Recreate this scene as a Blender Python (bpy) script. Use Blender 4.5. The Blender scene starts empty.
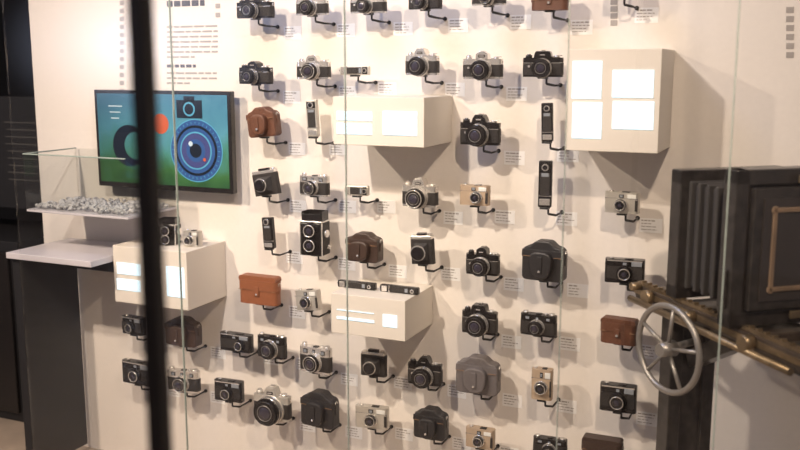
import bpy, bmesh, math, random
from mathutils import Vector, Matrix
random.seed(7)
S=bpy.context.scene
try:
    S.view_settings.view_transform='Standard'
except Exception as e: print(e)

# ---------------------------------------------------------------- camera
F=930.0; TH=math.radians(24.0); PH=math.radians(9.7); EYE=Vector((0,-3.1,1.72))
cd=bpy.data.cameras.new('photo_camera'); co=bpy.data.objects.new('photo_camera',cd)
S.collection.objects.link(co); S.camera=co
co.location=EYE; co.rotation_euler=(math.pi/2-PH,0,TH)
cd.sensor_width=36; cd.lens=36*F/800; cd.clip_start=0.05
cd.dof.use_dof=True; cd.dof.focus_distance=3.35; cd.dof.aperture_fstop=2.6
Fv=Vector((-math.sin(TH)*math.cos(PH),math.cos(TH)*math.cos(PH),-math.sin(PH)))
Rv=Vector((math.cos(TH),math.sin(TH),0)); Uv=Rv.cross(Fv)
def P(px,py,y=0.0):
    # photogrammetric survey: where a photo measurement falls on the real vertical plane y (metres in front of the wall)
    d=Fv+Rv*((px-400)/F)+Uv*((225-py)/F)
    t=(y-EYE.y)/d.y
    return EYE+d*t

# ---------------------------------------------------------------- materials
M={}
def mat(name,col,rough=.5,metal=0,bump=0,scale=200,var=0,emit=0,spec=.5,coat=0):
    m=bpy.data.materials.new(name); m.use_nodes=True
    nt=m.node_tree; b=nt.nodes['Principled BSDF']
    b.inputs['Base Color'].default_value=(*col,1); b.inputs['Roughness'].default_value=rough
    b.inputs['Metallic'].default_value=metal; b.inputs['Specular IOR Level'].default_value=spec
    b.inputs['Coat Weight'].default_value=coat
    if emit:
        b.inputs['Emission Color'].default_value=(*col,1); b.inputs['Emission Strength'].default_value=emit
    if bump or var:
        tc=nt.nodes.new('ShaderNodeTexCoord'); n=nt.nodes.new('ShaderNodeTexNoise')
        n.inputs['Scale'].default_value=scale; n.inputs['Detail'].default_value=4
        nt.links.new(tc.outputs['Object'],n.inputs['Vector'])
        if bump:
            bp=nt.nodes.new('ShaderNodeBump'); bp.inputs['Strength'].default_value=bump; bp.inputs['Distance'].default_value=.002
            nt.links.new(n.outputs['Fac'],bp.inputs['Height']); nt.links.new(bp.outputs['Normal'],b.inputs['Normal'])
        if var:
            r=nt.nodes.new('ShaderNodeValToRGB')
            r.color_ramp.elements[0].position=.3; r.color_ramp.elements[1].position=.7
            r.color_ramp.elements[0].color=(*[c*(1-var) for c in col],1); r.color_ramp.elements[1].color=(*[min(1,c*(1+var)) for c in col],1)
            nt.links.new(n.outputs['Fac'],r.inputs['Fac']); nt.links.new(r.outputs['Color'],b.inputs['Base Color'])
    M[name]=m; return m
mat('wall_paint',(.80,.75,.70),.75,bump=.05,scale=60,var=.02)
mat('box_paint',(.72,.67,.60),.6)
mat('black_paint',(.015,.013,.013),.22)
mat('leatherette',(.022,.018,.016),.6,bump=.8,scale=900,var=.3)
mat('chrome',(.82,.79,.75),.18,metal=.75)
mat('silver_plastic',(.58,.55,.50),.32,metal=.5)
mat('tan_plastic',(.42,.32,.23),.45)
mat('lens_glass',(.012,.011,.014),.05,coat=1)
mat('lens_coat',(.035,.03,.045),.06,coat=1)
mat('window_glass',(.25,.27,.3),.1)
mat('flash_plastic',(.75,.75,.72),.2)
mat('brown_leather',(.12,.045,.022),.5,bump=.5,scale=300,var=.35)
mat('orange_leather',(.25,.085,.035),.5,bump=.5,scale=300,var=.3)
mat('dark_leather',(.05,.028,.02),.45,bump=.5,scale=300,var=.35)
mat('black_leather',(.022,.02,.021),.45,bump=.5,scale=300,var=.35)
mat('grey_leather',(.13,.115,.115),.5,bump=.5,scale=300,var=.2)
mat('stitch',(.30,.17,.09),.8)
mat('bracket_steel',(.02,.02,.02),.3,metal=.3)
mat('letter_grey',(.38,.35,.33),.9)
mat('letter_dark',(.10,.10,.12),.9)
mat('letter_dim',(.07,.07,.07),.9)
mat('card_white',(.93,.92,.91),.45)
m=mat('screen_light',(.80,.94,1.0),.5,emit=1.5); m.node_tree.nodes['Principled BSDF'].inputs['Base Color'].default_value=(.05,.05,.05,1)
mat('dark_wood',(.034,.030,.028),.28,bump=.2,scale=40,var=.5)
mat('mid_wood',(.055,.040,.030),.35,bump=.2,scale=40,var=.4)
mat('brass',(.28,.21,.13),.36,metal=.75,var=.3,scale=30)
mat('bellows_cloth',(.045,.042,.042),.6,bump=.3,scale=300)
mat('ground_glass',(.045,.038,.036),.15)
mat('tan_frame',(.24,.165,.11),.45,var=.2,scale=20)
mat('steel_grey',(.34,.32,.30),.35,metal=.6)
mat('dark_wall',(.008,.008,.010),.8)
mat('dark_panel',(.014,.014,.016),.5)
mat('white_top',(.55,.53,.57),.35)
mat('gallery_paint',(.62,.58,.58),.8)
mat('pebble_grey',(.42,.42,.43),.5,var=.35,scale=50)
mat('floor_boards',(.45,.37,.30),.4,var=.15,scale=6)
mat('ceiling_paint',(.12,.11,.11),.9)
mat('glass_edge',(.38,.46,.43),.15)
mat('tv_red',(.45,.09,.04),.4,emit=.3)
mat('tv_dark',(.006,.012,.025),.3)
mat('tv_white',(.45,.56,.62),.4,emit=.3)
mat('tv_blue',(.02,.07,.21),.4,emit=.4)
mat('tv_purple',(.04,.05,.16),.4,emit=.4)
mat('tv_cyan',(.07,.28,.42),.4,emit=.4)
m=bpy.data.materials.new('tv_picture'); m.use_nodes=True; nt=m.node_tree; b=nt.nodes['Principled BSDF']
tc=nt.nodes.new('ShaderNodeTexCoord'); sp=nt.nodes.new('ShaderNodeSeparateXYZ'); nt.links.new(tc.outputs['Object'],sp.inputs[0])
n=nt.nodes.new('ShaderNodeTexNoise'); n.inputs['Scale'].default_value=7; n.inputs['Detail'].default_value=5; nt.links.new(tc.outputs['Object'],n.inputs['Vector'])
ma=nt.nodes.new('ShaderNodeMath'); ma.operation='MULTIPLY_ADD'; ma.inputs[1].default_value=.75; nt.links.new(n.outputs['Fac'],ma.inputs[0]); 
mz=nt.nodes.new('ShaderNodeMath'); mz.operation='MULTIPLY_ADD'; mz.inputs[1].default_value=2.2; mz.inputs[2].default_value=.22
nt.links.new(sp.outputs['Z'],mz.inputs[0]); nt.links.new(mz.outputs[0],ma.inputs[2])
r=nt.nodes.new('ShaderNodeValToRGB'); e=r.color_ramp.elements
e[0].position=.0; e[0].color=(.01,.04,.02,1); e[1].position=1; e[1].color=(.04,.14,.22,1)
x=e.new(.3); x.color=(.035,.11,.035,1); x=e.new(.5); x.color=(.05,.18,.15,1); x=e.new(.7); x.color=(.07,.22,.29,1)
# the picture darkens towards its left side
mxr=nt.nodes.new('ShaderNodeMapRange'); mxr.inputs['From Min'].default_value=-.4; mxr.inputs['From Max'].default_value=.05; mxr.inputs['To Min'].default_value=.45; mxr.inputs['To Max'].default_value=1
nt.links.new(sp.outputs['X'],mxr.inputs['Value']); vm=nt.nodes.new('ShaderNodeVectorMath'); vm.operation='SCALE'
nt.links.new(ma.outputs[0],r.inputs['Fac']); nt.links.new(r.outputs['Color'],vm.inputs[0]); nt.links.new(mxr.outputs[0],vm.inputs['Scale'])
nt.links.new(vm.outputs[0],b.inputs['Base Color']); nt.links.new(vm.outputs[0],b.inputs['Emission Color'])
b.inputs['Emission Strength'].default_value=.5; b.inputs['Roughness'].default_value=.2; M['tv_picture']=m
def glassmat(name,tint,f0):
    # thin clear glass: transparent + Schlick reflection (independent of face orientation)
    m=bpy.data.materials.new(name); m.use_nodes=True; nt=m.node_tree; nt.nodes.clear()
    o=nt.nodes.new('ShaderNodeOutputMaterial'); mx=nt.nodes.new('ShaderNodeMixShader'); t=nt.nodes.new('ShaderNodeBsdfTransparent'); g=nt.nodes.new('ShaderNodeBsdfGlossy')
    t.inputs[0].default_value=(*tint,1); g.inputs['Roughness'].default_value=.02
    ge=nt.nodes.new('ShaderNodeNewGeometry'); dt=nt.nodes.new('ShaderNodeVectorMath'); dt.operation='DOT_PRODUCT'
    nt.links.new(ge.outputs['Incoming'],dt.inputs[0]); nt.links.new(ge.outputs['Normal'],dt.inputs[1])
    def mt(op,a,bv=None):
        k=nt.nodes.new('ShaderNodeMath'); k.operation=op
        if isinstance(a,(int,float)): k.inputs[0].default_value=a
        else: nt.links.new(a,k.inputs[0])
        if bv is not None:
            if isinstance(bv,(int,float)): k.inputs[1].default_value=bv
            else: nt.links.new(bv,k.inputs[1])
        return k.outputs[0]
    c=mt('ABSOLUTE',dt.outputs['Value']); p5=mt('POWER',mt('SUBTRACT',1.0,c),5.0); fr=mt('ADD',mt('MULTIPLY',p5,1-f0),f0)
    nt.links.new(fr,mx.inputs[0]); nt.links.new(t.outputs[0],mx.inputs[1]); nt.links.new(g.outputs[0],mx.inputs[2]); nt.links.new(mx.outputs[0],o.inputs[0]); M[name]=m
glassmat('clear_glass',(.985,.993,.99),.05)

# ---------------------------------------------------------------- mesh builder
class MB:
    def __init__(s): s.bm=bmesh.new(); s.m=[]
    def mi(s,n):
        if n not in s.m: s.m.append(n)
        return s.m.index(n)
    def add(s,tb,mn,T=None,smooth=None):
        k=s.mi(mn)
        if T is not None: bmesh.ops.transform(tb,matrix=T,verts=tb.verts)
        for f in tb.faces:
            f.material_index=k
            if smooth=='all': f.smooth=True
            elif smooth=='side': f.smooth=len(f.verts)==4
        me=bpy.data.meshes.new('t'); tb.to_mesh(me); tb.free(); s.bm.from_mesh(me); bpy.data.meshes.remove(me)
    def box(s,c,d,mn,bev=0,seg=2,rot=None):
        tb=bmesh.new(); bmesh.ops.create_cube(tb,size=1)
        bmesh.ops.transform(tb,matrix=Matrix.Diagonal((d[0],d[1],d[2],1)),verts=tb.verts)
        if bev: bmesh.ops.bevel(tb,geom=list(tb.edges),offset=min(bev,min(d)*.48),segments=seg,affect='EDGES',profile=.5)
        T=Matrix.Translation(c)
        if rot is not None: T=T@rot
        s.add(tb,mn,T)
    def vbox(s,c,d,mn,bev,seg=5,ax='z',small=.0015):
        tb=bmesh.new(); bmesh.ops.create_cube(tb,size=1)
        bmesh.ops.transform(tb,matrix=Matrix.Diagonal((d[0],d[1],d[2],1)),verts=tb.verts)
        i='xyz'.index(ax)
        es=[e for e in tb.edges if abs((e.verts[0].co-e.verts[1].co)[i])>1e-6]
        o=[j for j in range(3) if j!=i]
        bmesh.ops.bevel(tb,geom=es,offset=min(bev,min(d[o[0]],d[o[1]])*.49),segments=seg,affect='EDGES',profile=.5)
        s.add(tb,mn,Matrix.Translation(c))
    def cyl(s,c,ax,r1,r2,L,mn,seg=28):
        tb=bmesh.new(); bmesh.ops.create_cone(tb,cap_ends=True,segments=seg,radius1=r1,radius2=r2,depth=L)
        a=Vector(ax).normalized(); q=Vector((0,0,1)).rotation_difference(a).to_matrix().to_4x4()
        s.add(tb,mn,Matrix.Translation(Vector(c)+a*L/2)@q,'side')
    def rod(s,a,b,r,mn,seg=8):
        a=Vector(a); b=Vector(b); s.cyl(a,b-a,r,r,(b-a).length,mn,seg)
    def ball(s,c,r,mn,sc=(1,1,1),seg=16):
        tb=bmesh.new(); bmesh.ops.create_uvsphere(tb,u_segments=seg,v_segments=max(4,seg//2),radius=r)
        s.add(tb,mn,Matrix.Translation(c)@Matrix.Diagonal((*sc,1)),'all')
    def torus(s,c,ax,R,r,mn,seg=40,sg=8):
        tb=bmesh.new(); vs=[]
        for i in range(seg):
            a=2*math.pi*i/seg; row=[]
            for j in range(sg):
                b_=2*math.pi*j/sg
                row.append(tb.verts.new(((R+r*math.cos(b_))*math.cos(a),(R+r*math.cos(b_))*math.sin(a),r*math.sin(b_))))
            vs.append(row)
        for i in range(seg):
            for j in range(sg):
                tb.faces.new((vs[i][j],vs[(i+1)%seg][j],vs[(i+1)%seg][(j+1)%sg],vs[i][(j+1)%sg]))
        a=Vector(ax).normalized(); q=Vector((0,0,1)).rotation_difference(a).to_matrix().to_4x4()
        s.add(tb,mn,Matrix.Translation(c)@q,'all')
    def prism(s,pts,y0,y1,mn,bev=0):
        tb=bmesh.new(); a=[tb.verts.new((p[0],y0,p[1])) for p in pts]; b_=[tb.verts.new((p[0],y1,p[1])) for p in pts]
        tb.faces.new(a); tb.faces.new(b_[::-1]); n=len(pts)
        for i in range(n): tb.faces.new((a[i],b_[i],b_[(i+1)%n],a[(i+1)%n]))
        bmesh.ops.recalc_face_normals(tb,faces=tb.faces)
        if bev: bmesh.ops.bevel(tb,geom=list(tb.edges),offset=bev,segments=2,affect='EDGES',profile=.5)
        s.add(tb,mn)
    def fin(s,name,loc=(0,0,0),rot=(0,0,0),parent=None):
        me=bpy.data.meshes.new(name); s.bm.to_mesh(me); s.bm.free()
        for k in s.m: me.materials.append(M[k])
        o=bpy.data.objects.new(name,me); S.collection.objects.link(o); o.location=loc; o.rotation_euler=rot
        if parent: o.parent=parent
        return o
def simple(name,c,d,mn,bev=0,parent=None):
    b=MB(); b.box((0,0,0),d,mn,bev); return b.fin(name,c,parent=parent)

# ---------------------------------------------------------------- camera models (front = -y, origin body centre)
OFF=.10
def bracket(b,zb,side=1):
    x=.012*side
    b.box((0,0,zb-.003),(.03,.025,.006),'bracket_steel',.001)
    b.rod((x,0,zb-.003),(x,0,zb-.022),.0035,'bracket_steel')
    b.rod((x,0,zb-.022),(x+.022*side,.02,zb-.028),.0042,'bracket_steel')
    b.rod((x+.022*side,.02,zb-.028),(x+.022*side,OFF-.0005,zb-.028),.0034,'bracket_steel')
    b.cyl((x+.022*side,OFF-.0005,zb-.028),(0,-1,0),.007,.007,.004,'bracket_steel',16)
def lens(b,x,z,y,r,L,ring='black_paint',tip='black_paint'):
    b.cyl((x,y,z),(0,-1,0),r*1.12,r*1.12,L*.15,'chrome')
    b.cyl((x,y-L*.15,z),(0,-1,0),r*.95,r,L*.3,ring)
    b.cyl((x,y-L*.45,z),(0,-1,0),r*1.06,r*1.06,L*.3,tip,36)
    b.torus((x,y-L*.45,z),(0,1,0),r*1.05,r*.03,'chrome')
    b.cyl((x,y-L*.75,z),(0,-1,0),r*.95,r*.92,L*.25,'black_paint')
    b.torus((x,y-L,z),(0,1,0),r*.88,r*.05,'chrome' if ring=='chrome' else 'black_paint')
    b.cyl((x,y-L,z),(0,-1,0),r*.80,r*.80,.0006,'black_paint')
    b.cyl((x,y-L-.0006,z),(0,-1,0),r*.6,r*.6,.0006,'lens_glass')
    b.torus((x,y-L-.0008,z),(0,1,0),r*.6,r*.025,'steel_grey')
    b.ball((x,y-L*.99,z),r*.5,'lens_coat',(1,.25,1))
def slr(b,w,h,top='black_paint',ring='black_paint',rs=1.0,hump=0):
    t=.036; bh=h*.72; z0=-h/2; zt=z0+bh
    b.vbox((0,0,z0+bh*.42),(w,t,bh*.62),'leatherette',.012)
    b.vbox((0,0,z0+bh*.06),(w*.99,t*.98,bh*.12),top,.012)
    b.vbox((0,0,z0+bh*.86),(w*.99,t*1.0,bh*.28),top,.012)
    if hump==0: pr=[(-w*.19,zt-.002),(-w*.16,zt+h*.14),(-w*.10,zt+h*.26),(w*.10,zt+h*.26),(w*.16,zt+h*.14),(w*.19,zt-.002)]
    elif hump==1: pr=[(-w*.16,zt-.002),(-w*.15,zt+h*.18),(-w*.05,zt+h*.27),(w*.05,zt+h*.27),(w*.15,zt+h*.18),(w*.16,zt-.002)]
    else: pr=[(-w*.22,zt-.002),(-w*.20,zt+h*.16),(-w*.17,zt+h*.24),(w*.17,zt+h*.24),(w*.20,zt+h*.16),(w*.22,zt-.002)]
    b.prism(pr,-t*.62,t*.5,top,.002)
    b.box((0,-t*.62,zt+h*.10),(w*.17,.003,h*.09),'black_paint',.001)
    b.box((0,-t*.62-.002,zt+h*.10),(w*.12,.001,h*.03),'letter_grey')
    b.box((0,.004,zt+h*.27),(w*.10,.016,.003),'chrome')
    b.cyl((-w*.36,0,zt-.001),(0,0,1),w*.085,w*.08,h*.11,top,24)
    b.cyl((-w*.36,0,zt+h*.10),(0,0,1),w*.05,w*.05,h*.04,'chrome',20)
    b.cyl((w*.33,0,zt-.001),(0,0,1),w*.075,w*.07,h*.09,'chrome',24)
    b.cyl((w*.23,-.004,zt-.001),(0,0,1),w*.03,w*.03,h*.07,'chrome',16)
    b.box((w*.40,-.006,zt+h*.07),(w*.16,.006,.003),'chrome',.001)
    b.torus((-w*.5,-.002,z0+bh*.84),(1,0,0),.004,.0012,'chrome',16,6); b.torus((w*.5,-.002,z0+bh*.84),(1,0,0),.004,.0012,'chrome',16,6)
    b.cyl((-w*.33,-t*.5,z0+bh*.55),(0,-1,0),.004,.004,.006,'chrome',12)
    b.box((0,-t*.5,z0+bh*.725),(w*.97,.0015,.0016),'chrome')
    r=h*.33*rs
    b.cyl((0,-t*.5,z0+bh*.45),(0,-1,0),r*1.2,r*1.15,.006,top,32)
    lens(b,0,z0+bh*.45,-t*.5-.005,r,.038*rs,ring)
def rf(b,w,h,top='chrome',rs=1.0):
    t=.034; bh=h*.86; z0=-h/2; zt=z0+bh
    b.vbox((0,0,z0+bh*.38),(w,t,bh*.60),'leatherette',.014)
    b.vbox((0,0,z0+bh*.04),(w*.99,t*.98,bh*.09),top,.014)
    b.vbox((0,0,z0+bh*.83),(w*.99,t,bh*.34),top,.014)
    for x,ww in((-w*.27,.016),(0,.010),(w*.30,.014)):
        b.box((x,-t*.5,z0+bh*.84),(ww*1.2,.004,bh*.17),'black_paint',.001); b.box((x,-t*.5-.002,z0+bh*.84),(ww*.8,.002,bh*.11),'window_glass')
    b.cyl((-w*.37,0,zt-.001),(0,0,1),w*.07,w*.07,h*.11,'chrome',24)
    b.cyl((w*.36,0,zt-.001),(0,0,1),w*.08,w*.08,h*.09,'chrome',24)
    b.cyl((w*.2,0,zt-.001),(0,0,1),w*.045,w*.045,h*.08,'chrome',20)
    b.box((0,.002,zt+.001),(w*.13,.016,.004),'black_paint')
    r=h*.29*rs
    b.cyl((0,-t*.5,z0+bh*.42),(0,-1,0),r*1.15,r*1.15,.004,'chrome',32)
    lens(b,0,z0+bh*.42,-t*.5-.003,r,.026,'chrome' if top=='chrome' else 'black_paint')
def compact(b,w,h,body='black_paint',side=0):
    t=.036; z0=-h/2
    b.vbox((0,0,0),(w,t,h*.94),body,.012)
    b.vbox((0,-.001,-h*.05),(w*.9,t,h*.5),'leatherette' if body=='black_paint' else body,.004,3,'y')
    if body=='black_paint': b.box((0,-t*.5,h*.42),(w*.9,.002,h*.05),'chrome')
    else:
        b.box((0,-t*.5,h*.20),(w*.96,.0016,.0018),'letter_dark'); b.box((w*.44,-t*.5,-h*.1),(w*.08,.004,h*.5),'leatherette',.001)
    b.box((w*.30,-t*.52,h*.31),(w*.26,.004,h*.18),'flash_plastic' if body!='black_paint' else 'window_glass',.001)
    b.box((0,-t*.52,h*.31),(w*.14,.004,h*.16),'black_paint',.001)
    b.box((0,-t*.54,h*.31),(w*.09,.003,h*.10),'window_glass')
    b.cyl((-w*.33,0,h*.47),(0,0,1),.007,.007,.004,'chrome',16)
    b.box((w*.1,0,h*.475),(w*.22,t*.5,.004),'black_paint',.001)
    b.torus((-w*.5,0,h*.25),(1,0,0),.004,.0012,'chrome',16,6)
    r=min(h*.27,w*.3)
    b.cyl((w*side,-t*.5,-h*.08),(0,-1,0),r*1.15,r*1.1,.008,body if body=='black_paint' else 'chrome',32)
    b.cyl((w*side,-t*.5-.008,-h*.08),(0,-1,0),r*.95,r*.85,.012,'black_paint',32)
    b.torus((w*side,-t*.5-.020,-h*.08),(0,1,0),r*.8,r*.06,'chrome')
    b.cyl((w*side,-t*.5-.020,-h*.08),(0,-1,0),r*.6,r*.6,.0006,'lens_glass',24)
    b.ball((w*side,-t*.5-.0195,-h*.08),r*.38,'lens_coat',(1,.25,1))
def pocket(b,w,h,body='black_paint'):
    t=.022; V=h>w; L=max(w,h); k=min(w,h)
    def q(u,v): return (v,0,u) if V else (u,0,v)
    def bx(u,v,a,c,y,ty,mn,bev=.001):
        d=(c,ty,a) if V else (a,ty,c); p=q(u,v); b.box((p[0],y,p[2]),d,mn,bev)
    bx(0,0,L,k,0,t,body,.004)
    bx(0,0,L*.5,k*.72,-t*.5,.002,'leatherette')
    bx(L*.36,0,L*.18,k*.8,-t*.5,.003,'black_paint')
    p=q(L*.36,0); b.cyl((p[0],-t*.5,p[2]),(0,-1,0),k*.28,k*.26,.006,'chrome',20); b.cyl((p[0],-t*.5-.006,p[2]),(0,-1,0),k*.18,k*.18,.0006,'lens_glass',20)
    bx(L*.20,0,L*.08,k*.55,-t*.5,.003,'window_glass')
    bx(-L*.38,0,L*.14,k*.8,-t*.5,.002,'chrome')
    bx(-L*.25,0,L*.02,k*.99,0,t*1.02,'chrome',0)
    p=q(-L*.5,0); b.cyl((p[0],0,p[2]),(0,0,-1) if V else (-1,0,0),.004,.004,.004,'chrome',12)
def tlr(b,w,h):
    t=.07; z0=-h/2
    b.box((0,0,z0+h*.38),(w*.8,t,h*.76),'leatherette',.004)
    b.box((0,-t*.5,z0+h*.38),(w*.72,.006,h*.72),'black_paint',.002)
    for s_ in(-1,1): b.box((s_*w*.39,-t*.5,z0+h*.38),(.003,.006,h*.74),'chrome')
    b.box((0,0,z0+h*.77),(w*.82,t,h*.03),'chrome',.001)
    for s_ in(-1,1): b.box((s_*w*.36,0,z0+h*.885),(.003,t*.8,h*.21),'black_paint')
    b.box((0,t*.4,z0+h*.885),(w*.72,.003,h*.21),'black_paint'); b.box((0,-t*.4,z0+h*.86),(w*.72,.003,h*.16),'black_paint',.0005)
    for zz in(.58,.25):
        b.cyl((0,-t*.5-.003,z0+h*zz),(0,-1,0),w*.27,w*.27,.006,'black_paint',32)
        b.cyl((0,-t*.5-.009,z0+h*zz),(0,-1,0),w*.22,w*.20,.012,'black_paint',32)
        b.torus((0,-t*.5-.021,z0+h*zz),(0,1,0),w*.19,w*.018,'chrome')
        b.cyl((0,-t*.5-.021,z0+h*zz),(0,-1,0),w*.17,w*.17,.0008,'lens_glass',28)
        b.ball((0,-t*.5-.021,z0+h*zz),w*.1,'lens_coat',(1,.25,1))
    b.cyl((w*.4,-.01,z0+h*.5),(1,0,0),.014,.014,.012,'chrome',24); b.cyl((-w*.4,0,z0+h*.25),(-1,0,0),.010,.010,.008,'chrome',24)
    b.cyl((w*.4,.01,z0+h*.18),(1,0,0),.008,.008,.010,'chrome',20)
def case(b,w,h,le='brown_leather',kind=0):
    t=.05; z0=-h/2
    if kind==0:
        prof=[(-.46,.02),(-.5,.08),(-.5,.68),(-.48,.78),(-.42,.84),(-.30,.87),(-.22,.95),(-.15,1),(.15,1),(.22,.95),(.30,.87),(.42,.84),(.48,.78),(.5,.68),(.5,.08),(.46,.02),(.40,0),(-.40,0)]
        b.prism([(x*w,z0+z*h) for x,z in prof],-t*.5,t*.5,le,.005)
        pp=[]
        for k in range(20):
            a_=2*math.pi*k/20; cx_,sx_=math.cos(a_),math.sin(a_)
            X=abs(cx_)**.7*math.copysign(1,cx_)*w*.27; Z=abs(sx_)**.7*math.copysign(1,sx_)*h*.34
            pp.append((X*(1+.12*(Z/(h*.34))),z0+h*.42+Z))
        b.prism(pp,-t*.5-.026,-t*.4,le,.006)
        b.prism([(-w*.5,z0+h*.60),(-w*.49,z0+h*.78),(w*.49,z0+h*.78),(w*.5,z0+h*.60),(w*.28,z0+h*.57),(-w*.28,z0+h*.57)],-t*.56,-t*.45,le,.001)
        b.box((0,-t*.5-.028,z0+h*.44),(w*.12,.004,h*.42),le,.0015)
        b.cyl((0,-t*.5-.030,z0+h*.28),(0,-1,0),.0045,.004,.003,'chrome',14)
        b.box((w*.38,-t*.565,z0+h*.61),(w*.2,.0012,.0016),'stitch'); b.box((-w*.38,-t*.565,z0+h*.61),(w*.2,.0012,.0016),'stitch')
    else:
        b.vbox((0,0,z0+h*.36),(w,t,h*.72),le,.02,6)
        b.vbox((0,-.001,z0+h*.66),(w*1.02,t*1.06,h*.34),le,.021,6)
        b.vbox((0,-.001,z0+h*.88),(w*.98,t*.9,h*.22),le,.014,5,'y')
        fy=-t*.53-.002
        b.box((0,fy,z0+h*.46),(w*.13,.003,h*.34),le,.001)
        b.cyl((0,fy-.001,z0+h*.36),(0,-1,0),.0045,.004,.003,'chrome',14)
        b.box((0,-t*.535,z0+h*.50),(w*.97,.0015,.0018),'stitch')
    for s_ in(-1,1):
        b.torus((s_*w*.505,0,z0+h*.72),(1,0,0),.007,.0016,'chrome',16,6)
        b.box((s_*w*.505,0,z0+h*.55),(.004,.014,h*.3),le,.001)
def folder(b,w,h):
    t=.03; z0=-h/2
    b.vbox((0,0,z0+h*.42),(w,t,h*.8),'leatherette',.01)
    b.box((0,0,z0+h*.87),(w*.92,t*.95,h*.13),'chrome',.003)
    b.box((0,-.002,z0+h*.97),(w*.4,t*.6,h*.1),'black_paint',.002)
    for i in range(5):
        b.box((0,-t*.5-.002-i*.005,z0+h*.42),(w*(.6-.04*i),.004,h*(.56-.04*i)),'bellows_cloth',.001)
    y=-t*.5-.026
    b.cyl((0,y,z0+h*.42),(0,-1,0),h*.25,h*.25,.006,'chrome',32)
    b.cyl((0,y-.006,z0+h*.42),(0,-1,0),h*.22,h*.20,.008,'black_paint',28)
    b.cyl((0,y-.014,z0+h*.42),(0,-1,0),h*.12,h*.12,.0008,'lens_glass',24)
    b.cyl((w*.36,0,z0+h*.93),(0,0,1),.009,.009,.007,'chrome',20)

def build(kind,b,w,h,opt):
    if kind=='slr': slr(b,w,h,**opt)
    elif kind=='rf': rf(b,w,h,**opt)
    elif kind=='compact': compact(b,w,h,**opt)
    elif kind=='pocket': pocket(b,w,h,**opt)
    elif kind=='tlr': tlr(b,w,h)
    elif kind=='case': case(b,w,h,**opt)
    elif kind=='folder': folder(b,w,h)
NAMES=dict(slr='slr_camera',rf='rangefinder_camera',compact='compact_camera',pocket='pocket_camera',tlr='twin_lens_reflex_camera',case='leather_camera_case',folder='folding_camera')
CH=dict(top='chrome',ring='black_paint'); CC=dict(top='chrome',ring='chrome'); C2=dict(top='chrome',ring='black_paint',hump=1); B2=dict(hump=2); B1=dict(hump=1,rs=.92)
D=[ # kind, measured extents, options, roll(deg)
('slr',234,-4,272,18,B2,0),('slr',294,-7,326,15,CH,0),('slr',348,-8,385,13,C2,0),('slr',406,-10,441,9,{},0),('slr',470,-14,505,5,CC,0),
('case',530,-10,568,10,dict(le='brown_leather',kind=1),0),('compact',606,-24,634,-3,dict(body='silver_plastic'),0),
('slr',236,61,271,84,B1,0),('slr',295,55,328,79,CC,0),('pocket',338,66,368,75,dict(body='silver_plastic'),0),('slr',403,48,438,75,CH,0),('slr',461,51,502,79,C2,0),('slr',521,50,563,77,B2,0),
('case',247,107,276,137,dict(le='brown_leather',kind=0),-6),('pocket',305,100,316,137,dict(body='silver_plastic'),-3),('slr',458,114,500,145,{},0),('pocket',540,103,552,142,{},-2),
('folder',251,169,277,196,{},-10),('rf',297,173,328,196,{},0),('pocket',343,186,367,196,dict(body='silver_plastic'),0),('slr',400,178,437,207,CC,0),('compact',458,185,489,206,dict(body='tan_plastic',side=.1),0),('pocket',537,161,551,208,{},0),('compact',603,192,640,214,dict(body='silver_plastic'),0),
('pocket',261,218,272,249,{},-4),('tlr',299,211,327,255,{},0),('case',345,233,380,262,dict(le='dark_leather',kind=0),0),('folder',409,234,433,265,{},-4),('slr',464,247,499,275,B1,0),('case',521,241,566,281,dict(le='black_leather',kind=0),0),('compact',603,259,645,284,{},0),
('case',238,276,278,304,dict(le='orange_leather',kind=1),0),('compact',294,290,319,311,dict(body='silver_plastic'),-6),('slr',460,304,497,334,B2,0),('rf',518,312,557,336,dict(top='black_paint'),0),('case',599,319,638,344,dict(le='brown_leather',kind=1),0),
('compact',120,317,143,335,{},0),('case',165,318,197,346,dict(le='dark_leather',kind=0),0),('compact',120,362,152,385,{},0),('rf',166,368,197,392,{},0),
('compact',218,334,251,352,dict(side=.2),0),('rf',255,334,285,358,dict(rs=1.2,top='black_paint'),0),('rf',297,344,331,373,{},0),('folder',359,351,385,377,{},0),('slr',406,357,441,385,{},0),('case',455,357,499,394,dict(le='grey_leather',kind=0),0),('compact',530,369,552,401,dict(body='tan_plastic'),0),('compact',598,385,637,413,{},0),
('compact',213,381,241,402,{},0),('slr',252,387,289,420,dict(top='silver_plastic',rs=1.15),0),('case',300,392,336,427,dict(le='black_leather',kind=0),0),('compact',354,407,387,429,dict(body='silver_plastic'),0),('case',413,409,446,439,dict(le='black_leather',kind=0),0),('compact',464,429,494,449,dict(body='tan_plastic'),0),('rf',531,437,567,457,dict(top='black_paint'),0),('case',580,439,623,462,dict(le='dark_leather',kind=1),0),
]
labels=MB()
def label(x,z,w=.062,n=4):
    labels.box((x+w/2,-.0007,z-.016),(w+.012,.0010,.048),'card_white')
    for i in range(n):
        xx=x; end=x+w*(.5+.45*random.random())
        while xx<end:
            l=min(.006+.014*random.random(),end-xx); labels.box((xx+l/2,-.0015,z-i*.010),(l,.0006,.0026 if i else .004),'letter_grey'); xx+=l+.003
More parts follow.
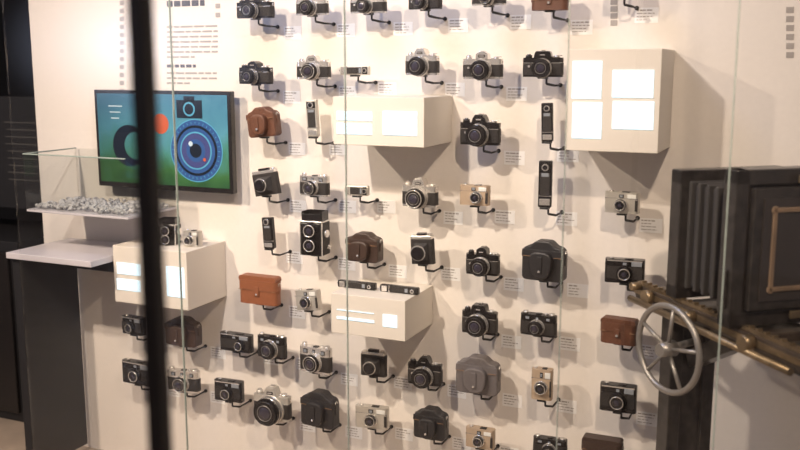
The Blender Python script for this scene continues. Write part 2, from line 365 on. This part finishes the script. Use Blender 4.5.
for kind,x0,y0,x1,y1,opt,tl in D:
    cx,cy=(x0+x1)/2,(y0+y1)/2
    a=P(x0,cy,-OFF-.02); c=P(x1,cy,-OFF-.02); w=(c.x-a.x)
    top=P(cx,y0,-OFF-.02); bo=P(cx,y1,-OFF-.02); h=top.z-bo.z
    w=w*.94
    b=MB(); build(kind,b,w,h,opt)
    yaw=random.uniform(-5,7)
    bmesh.ops.transform(b.bm,matrix=Matrix.Rotation(math.radians(yaw),4,'Z')@Matrix.Rotation(math.radians(tl),4,'Y'),verts=b.bm.verts)
    bracket(b,-h/2,1)
    ctr=(a+c)/2
    b.fin(NAMES[kind],(ctr.x,-OFF-.002,(top.z+bo.z)/2))
    label(ctr.x+w*.42,bo.z-.035)

# ---------------------------------------------------------------- shell
simple('floor',(-3,-1.5,-.05),(16,13,.1),'floor_boards')
zt=3.1
b=MB(); b.box((-.13,.1,zt/2),(6.0,.2,zt),'wall_paint'); WB=b.fin('wall_back')
labels.fin('caption_cards',parent=WB)
simple('wall_left',(-5.6,2.0,zt/2),(5.0,.1,zt),'dark_wall')
simple('ceiling',(-1,1.3,zt+.05),(14,4.0,.1),'ceiling_paint')

# ---------------------------------------------------------------- light boxes
def lightbox(px0,py0,px1,py1,screens,d=.26):
    a=P(px0,(py0+py1)/2,-d); c=P(px1,(py0+py1)/2,-d); t=P((px0+px1)/2,py0,-d).z; bt=P((px0+px1)/2,py1,-d).z
    b=MB(); w=c.x-a.x; h=t-bt; cx=(a.x+c.x)/2; cz=(t+bt)/2
    b.box((0,0,0),(w,d-.004,h),'box_paint',.002)
    for s in screens:
        p=P(s[0],s[1],-d); q=P(s[2],s[3],-d); 
        X,Z,ww,hh=(p.x+q.x)/2-cx,(p.z+q.z)/2-cz,q.x-p.x,p.z-q.z
        b.box((X,-d/2+.001,Z),(ww,.004,hh),'screen_light')
    b.fin('display_light_box',(cx,-d/2-.0015,cz))
    return cx,cz,w,h
A=lightbox(333,97,424,146,[(337,111,372,121),(337,123,372,135),(383,111,417,136)])
B=lightbox(566,49,660,152,[(573,61,601,99),(573,102,601,139),(613,70,653,98),(613,101,653,130)])
C=lightbox(114,249,187,306,[(117,262,141,276),(117,278,141,292),(166,266,185,298)])
Dx=lightbox(331,297,405,337,[(337,309,374,314),(337,316,374,323),(383,314,397,328)])
for i,(x0,x1) in enumerate(((338,377),(380,420))):
    y=-.16; zt_=Dx[1]+Dx[3]/2
    a=P(x0,293,y); c=P(x1,293,y); w=(c.x-a.x)*.95
    b=MB(); pocket(b,w,.026,'black_paint'); b.fin('pocket_camera',((a.x+c.x)/2,y,zt_+.0132))
zc=C[1]+C[3]/2
b=MB(); tlr(b,.09,.105); b.fin('twin_lens_reflex_camera',(P(170,240,-.14).x,-.14,zc+.0527),(0,0,.3))
b=MB(); compact(b,.075,.065,'silver_plastic'); b.fin('compact_camera',(P(193,240,-.14).x,-.14,zc+.0312))

# ---------------------------------------------------------------- monitor
tvy=-.07
a=P(97,140,tvy); c=P(232,140,tvy); t=P(200,91,tvy).z; bt=P(200,192,tvy).z
w=c.x-a.x; h=t-bt; tx=(a.x+c.x)/2; tz=(t+bt)/2
b=MB(); b.box((0,.0,0),(w,.03,h),'black_paint',.003); b.box((0,.035,0),(w*.5,.045,h*.5),'black_paint',.004)
b.box((0,-.0155,.003),(w-.03,.002,h-.035),'tv_picture')
def disc(px,py,r,mn,k):
    p=P(px,py,tvy-.02); b.cyl((p.x-tx,-.0165-k*.0006,p.z-tz),(0,-1,0),r,r,.0006,mn,48)
LX,LY=194,151
disc(LX,LY,.125,'tv_cyan',0); disc(LX,LY,.121,'tv_blue',1); disc(LX,LY,.100,'tv_dark',2); disc(LX,LY,.090,'tv_blue',3); disc(LX,LY,.075,'tv_cyan',4); disc(LX,LY,.069,'tv_purple',5); disc(LX,LY,.045,'tv_blue',6); disc(LX,LY,.028,'tv_dark',7); disc(189,144,.010,'tv_white',8); disc(203,160,.007,'tv_red',8)
p=P(LX,LY,tvy-.02)
for k in range(36):
    a_=k*math.pi/18; R_=.110
    b.box((p.x-tx+R_*math.cos(a_),-.0190,p.z-tz+R_*math.sin(a_)),(.010,.0006,.0022),'tv_cyan',0,2,Matrix.Rotation(-a_,4,'Y'))
disc(158,124,.040,'tv_red',0); disc(127,146,.085,'tv_dark',0); disc(133,146,.055,'tv_picture',1); 
p=P(187,108,tvy-.02); X,Z=p.x-tx,p.z-tz
b.box((X,-.0185,Z-.005),(.12,.002,.07),'tv_dark'); b.box((X,-.0185,Z+.035),(.05,.002,.02),'tv_dark'); b.cyl((X,-.0195,Z-.005),(0,-1,0),.028,.028,.0006,'tv_cyan',32); b.cyl((X,-.0202,Z-.005),(0,-1,0),.021,.021,.0006,'tv_dark',32)
for i in range(3): b.box((P(116,106+i*6,tvy).x-tx,-.0175,P(116,106+i*6,tvy).z-tz),(.07-.015*i,.0008,.004),'tv_white')
b.fin('wall_monitor',(tx,tvy+.012,tz))

# ---------------------------------------------------------------- wall lettering
labels=MB()
def row(px0,py,px1,mn,hh):
    a=P(px0,py); c=P(px1,py); x=a.x
    while x<c.x-.004:
        l=min(.02+.04*random.random(),c.x-x); labels.box((x+l/2,-.0012,a.z),(l,.0006,hh),mn); x+=l+.007
row(167,4,205,'letter_dark',.022)
for y in (27,32,37,42,47,52,57): row(167,y,218 if y!=57 else 195,'letter_grey',.007)
row(167,66,196,'letter_dark',.012)
for y in (73,78,83): row(167,y,217 if y<80 else 190,'letter_grey',.007)
for xx,ys in ((122,range(3,95,8)),(790,range(10,60,9)),(614,range(2,24,7)),(218,range(-3,18,9))):
    for y in ys:
        p=P(xx,y); labels.box((p.x,-.0012,p.z),(.022,.0006,.018),'letter_grey')
labels.fin('exhibition_text',parent=WB)

# ---------------------------------------------------------------- left side furniture
xr=C[0]-C[2]/2
b=MB(); L=.44; b.box((0,0,0),(L,.36,.025),'white_top',.003); b.box((-L/2+.03,0,-.47),(.04,.32,.915),'dark_panel',.003); b.box((0,.15,-.06),(L-.1,.03,.10),'dark_panel')
b.fin('display_table',(xr-L/2-.005,-.20,.965))
pz=P(80,208,-.2).z; x0=P(24,200,-.32).x; x1=P(146,200,-.2).x
b=MB(); W=x1-x0
b.box((0,0,-.005),(W,.30,.010),'white_top',.002)
for i in range(600):
    r=.005+.006*random.random()
    b.ball((random.uniform(-W/2+.02,W/2-.02),random.uniform(-.13,.13),r*.6+random.random()*.012),r,'pebble_grey',(1,.8,.75),6)
gh=P(80,157,-.32).z-pz
for yy in(-.15,.145): b.box((0,yy,gh/2),(W,.005,gh),'clear_glass')
for xx in(-W/2,W/2): b.box((xx,0,gh/2),(.005,.29,gh),'clear_glass')
b.box((0,-.15,gh),(W,.005,.005),'glass_edge'); b.box((-W/2,0,gh),(.005,.29,.005),'glass_edge')
b.fin('pebble_display_case',((x0+x1)/2,-.16,pz))
b=MB(); b.box((0,0,.45),(.9,.5,.9),'dark_panel',.005); b.box((0,-.26,.45),(.8,.02,.8),'black_paint',.004)
b.rod((.30,-.28,.5),(.30,-.28,.65),.008,'chrome')
b.fin('storage_cabinet',(-3.85,.35,0))
b=MB(); b.box((0,0,0),(.7,.03,.55),'dark_panel',.003)
for i in range(9): b.box((.12+.02*random.random(),-.016,.15-i*.035),(.3,.001,.006),'letter_dim')
for s_ in(-1,1): b.box((s_*.3,.0,-.24),(.03,.03,.32),'dark_panel')
b.fin('text_panel',(-3.6,.3,1.30))

# ---------------------------------------------------------------- vitrine glass
gy=-.95; xs=[P(172,66,gy).x,P(345,66,gy).x,P(568,66,gy).x,P(736,66,gy).x]
xs=[xs[0]-.62]+xs+[xs[-1]+.62]
b=MB()
for i in range(len(xs)-1): b.box(((xs[i]+xs[i+1])/2,gy,1.5),(xs[i+1]-xs[i]-.002,.008,3.0),'clear_glass')
for i,x in enumerate(xs[1:-1]): b.box((x,gy,1.5),(.0010 if i<3 else .003,.0082 if i<3 else .009,3.0),'glass_edge')
b.fin('window_1')
pp=P(143,66,-2.35)
simple('trim_1',(pp.x,-2.35,zt/2),(.020,.018,zt),'black_paint',.002)

# ---------------------------------------------------------------- studio camera
b=MB(); al=math.radians(50)
zb=1.07
def standard(x,w,h,z0,t,inner):
    b.box((x,-w/2+.02,z0+h/2),(t,.04,h),'dark_wood',.004); b.box((x,w/2-.02,z0+h/2),(t,.04,h),'dark_wood',.004)
    b.box((x,0,z0+.02),(t,w,.04),'dark_wood',.004); b.box((x,0,z0+h-.02),(t,w,.04),'dark_wood',.004)
    b.box((x,0,z0+h/2),(t*.5,w-.07,h-.07),inner,.002)
standard(0,.34,.36,zb+.01,.05,'dark_wood')
b.cyl((-.02,0,zb+.19),(-1,0,0),.06,.06,.03,'brass'); b.cyl((-.05,0,zb+.19),(-1,0,0),.05,.055,.09,'brass'); b.cyl((-.14,0,zb+.19),(-1,0,0),.045,.045,.001,'lens_glass')
for i in range(11):
    s_=.30-.006*(i%2)*3; b.box((.03+i*.020,0,zb+.19),(.012,s_-.01,s_),'bellows_cloth',.004)
standard(.27,.38,.40,zb+.0,.05,'dark_wood')
b.box((.24,0,zb+.20),(.05,.34,.36),'dark_wood',.004)
b.box((.30,0,zb+.20),(.02,.29,.31),'dark_wood',.003); b.box((.312,.0,zb+.20),(.006,.24,.26),'ground_glass')
for (yy,zz,dy,dz) in ((-.10,0,.012,.22),(.10,0,.012,.22),(0,.10,.22,.012),(0,-.10,.22,.012)): b.box((.316,yy+.01,zb+.20+zz),(.008,dy,dz),'tan_frame',.002)
for zz in(.03,.375): b.box((.315,0,zb+zz),(.01,.05,.02),'brass',.002)
for s_ in(-1,1):
    b.box((.27,s_*.195,zb+.1),(.03,.008,.10),'dark_wood',.002)
    b.box((.16,s_*.14,zb-.02),(.75,.03,.035),'mid_wood',.003)
    b.box((.16,s_*.14,zb+.001),(.75,.016,.012),'brass')
    b.box((.16,s_*.156,zb-.02),(.75,.004,.016),'brass')
    b.cyl((-.12,s_*.16,zb-.02),(0,s_,0),.022,.022,.02,'brass'); b.cyl((.35,s_*.16,zb-.02),(0,s_,0),.020,.020,.03,'brass')
    b.cyl((.10,s_*.16,zb-.02),(0,s_,0),.016,.016,.03,'brass')
    b.cyl((-.18,s_*.16,zb-.0),(0,s_,0),.012,.012,.03,'brass')
for xx in(-.2,.05,.3,.52): b.box((xx,0,zb-.03),(.04,.30,.03),'mid_wood',.003)
b.box((.2,0,zb-.055),(.6,.24,.03),'dark_wood',.003)
b.rod((-.2,-.18,zb-.04),(.52,-.18,zb-.04),.010,'brass'); b.cyl((.52,0,zb-.045),(1,0,0),.02,.02,.05,'brass')
for k in range(24): b.box((-.19+k*.03,-.14,zb+.009),(.008,.014,.008),'brass')
sx,sy=-.08,-.05
for yy in(-.055,.055): b.box((sx,sy+yy,(zb-.05)/2+.02),(.06,.04,zb-.09),'dark_wood',.004)
b.box((sx,sy,.55),(.04,.09,.9),'dark_wood',.003)
b.box((sx+.06,0,zb-.06),(.26,.26,.03),'dark_wood',.003)
b.box((sx+.03,sy,.03),(.5,.36,.06),'dark_wood',.006)
b.box((sx+.13,sy,zb-.14),(.22,.05,.05),'dark_wood',.003,2,Matrix.Rotation(math.radians(-30),4,'Y'))
base=b.fin('bellows_studio_camera',(-.21,-.36,0),(0,0,-al))
w_=MB(); n=Vector((-.65,-.76,0)).normalized(); R=.118
w_.torus((0,0,0),n,R,.0085,'steel_grey',56,10); w_.cyl(-n*.02,n,.022,.018,.05,'steel_grey'); w_.rod(-n*.0,Vector((.06,.11,0)),.010,'steel_grey')
tv=Vector((0,0,1)); hv=n.cross(tv)
for k in range(5):
    a_=math.radians(25+72*k); dv=hv*math.cos(a_)+tv*math.sin(a_); w_.rod(dv*.015,dv*R,.0055,'steel_grey')
wp=P(668,349,-.60); ob=w_.fin('hand_wheel',(0,0,0)); ob.parent=base
ob.matrix_parent_inverse=(Matrix.Translation((-.21,-.36,0))@Matrix.Rotation(-al,4,'Z')).inverted(); ob.location=wp

# ---------------------------------------------------------------- gallery behind the viewer: unseen wall with an added glow panel for reflected haze
b=MB()
wx0,wx1,wz0,wz1=-8.8,-4.9,1.0,2.9
b.box(((-10+wx0)/2,-7,zt/2),(wx0+10,.1,zt),'gallery_paint'); b.box(((wx1+4)/2,-7,zt/2),(4-wx1,.1,zt),'gallery_paint')
b.box(((wx0+wx1)/2,-7,wz0/2),(wx1-wx0,.1,wz0),'gallery_paint'); b.box(((wx0+wx1)/2,-7,(wz1+zt)/2),(wx1-wx0,.1,zt-wz1),'gallery_paint')
b.fin('wall_front')
m=mat('added_glow',(.70,.76,1.0),.5,emit=2.4); nt=m.node_tree; bs=nt.nodes['Principled BSDF']  # made-up lavender emitter, fades outwards so its reflection in the glass stays soft
tc=nt.nodes.new('ShaderNodeTexCoord'); mp=nt.nodes.new('ShaderNodeMapping'); mp.vector_type='TEXTURE'; mp.inputs['Scale'].default_value=(2.1,1,1.0)
g=nt.nodes.new('ShaderNodeTexGradient'); g.gradient_type='QUADRATIC_SPHERE'; mu=nt.nodes.new('ShaderNodeMath'); mu.operation='MULTIPLY'; mu.inputs[1].default_value=6.0
nt.links.new(tc.outputs['Object'],mp.inputs[0]); nt.links.new(mp.outputs[0],g.inputs[0]); nt.links.new(g.outputs['Fac'],mu.inputs[0]); nt.links.new(mu.outputs[0],bs.inputs['Emission Strength'])
bs.inputs['Base Color'].default_value=(.3,.3,.34,1)
b=MB(); b.box((0,0,0),(wx1-wx0,.02,wz1-wz0),'added_glow')
for xx in(-(wx1-wx0)/2+.03,(wx1-wx0)/2-.03): b.box((xx,.02,0),(.05,.06,wz1-wz0),'gallery_paint')
b.fin('haze_glow_panel',((wx0+wx1)/2,-7,(wz0+wz1)/2))  # unseen glowing panel added to put lavender haze on the vitrine glass

# ---------------------------------------------------------------- lights
def area(name,loc,tgt,size,en,col,spread=180):
    l=bpy.data.lights.new(name,'AREA'); l.shape='DISK'; l.size=size; l.energy=en; l.color=col; l.spread=math.radians(spread)
    o=bpy.data.objects.new(name,l); S.collection.objects.link(o); o.location=loc
    o.rotation_euler=(Vector(tgt)-Vector(loc)).to_track_quat('-Z','Y').to_euler(); return o
area('track_light',(-3.1,-2.5,3.0),(-2.2,0,1.0),.10,24,(1,.79,.62),100)
area('track_light',(-1.7,-2.3,3.0),(-1.5,0,1.0),.10,24,(1,.82,.67),100)
area('track_light',(.15,-2.5,3.0),(-1.1,0,1.0),.10,16,(1,.76,.57),98)
area('cool_wash_light',(-1.6,-.80,3.05),(-1.6,0,2.0),.7,17,(.46,.58,1.0))
W=bpy.data.worlds.new('gallery_ambience'); S.world=W; W.use_nodes=True
W.node_tree.nodes['Background'].inputs[0].default_value=(.96,.84,.84,1); W.node_tree.nodes['Background'].inputs[1].default_value=.22
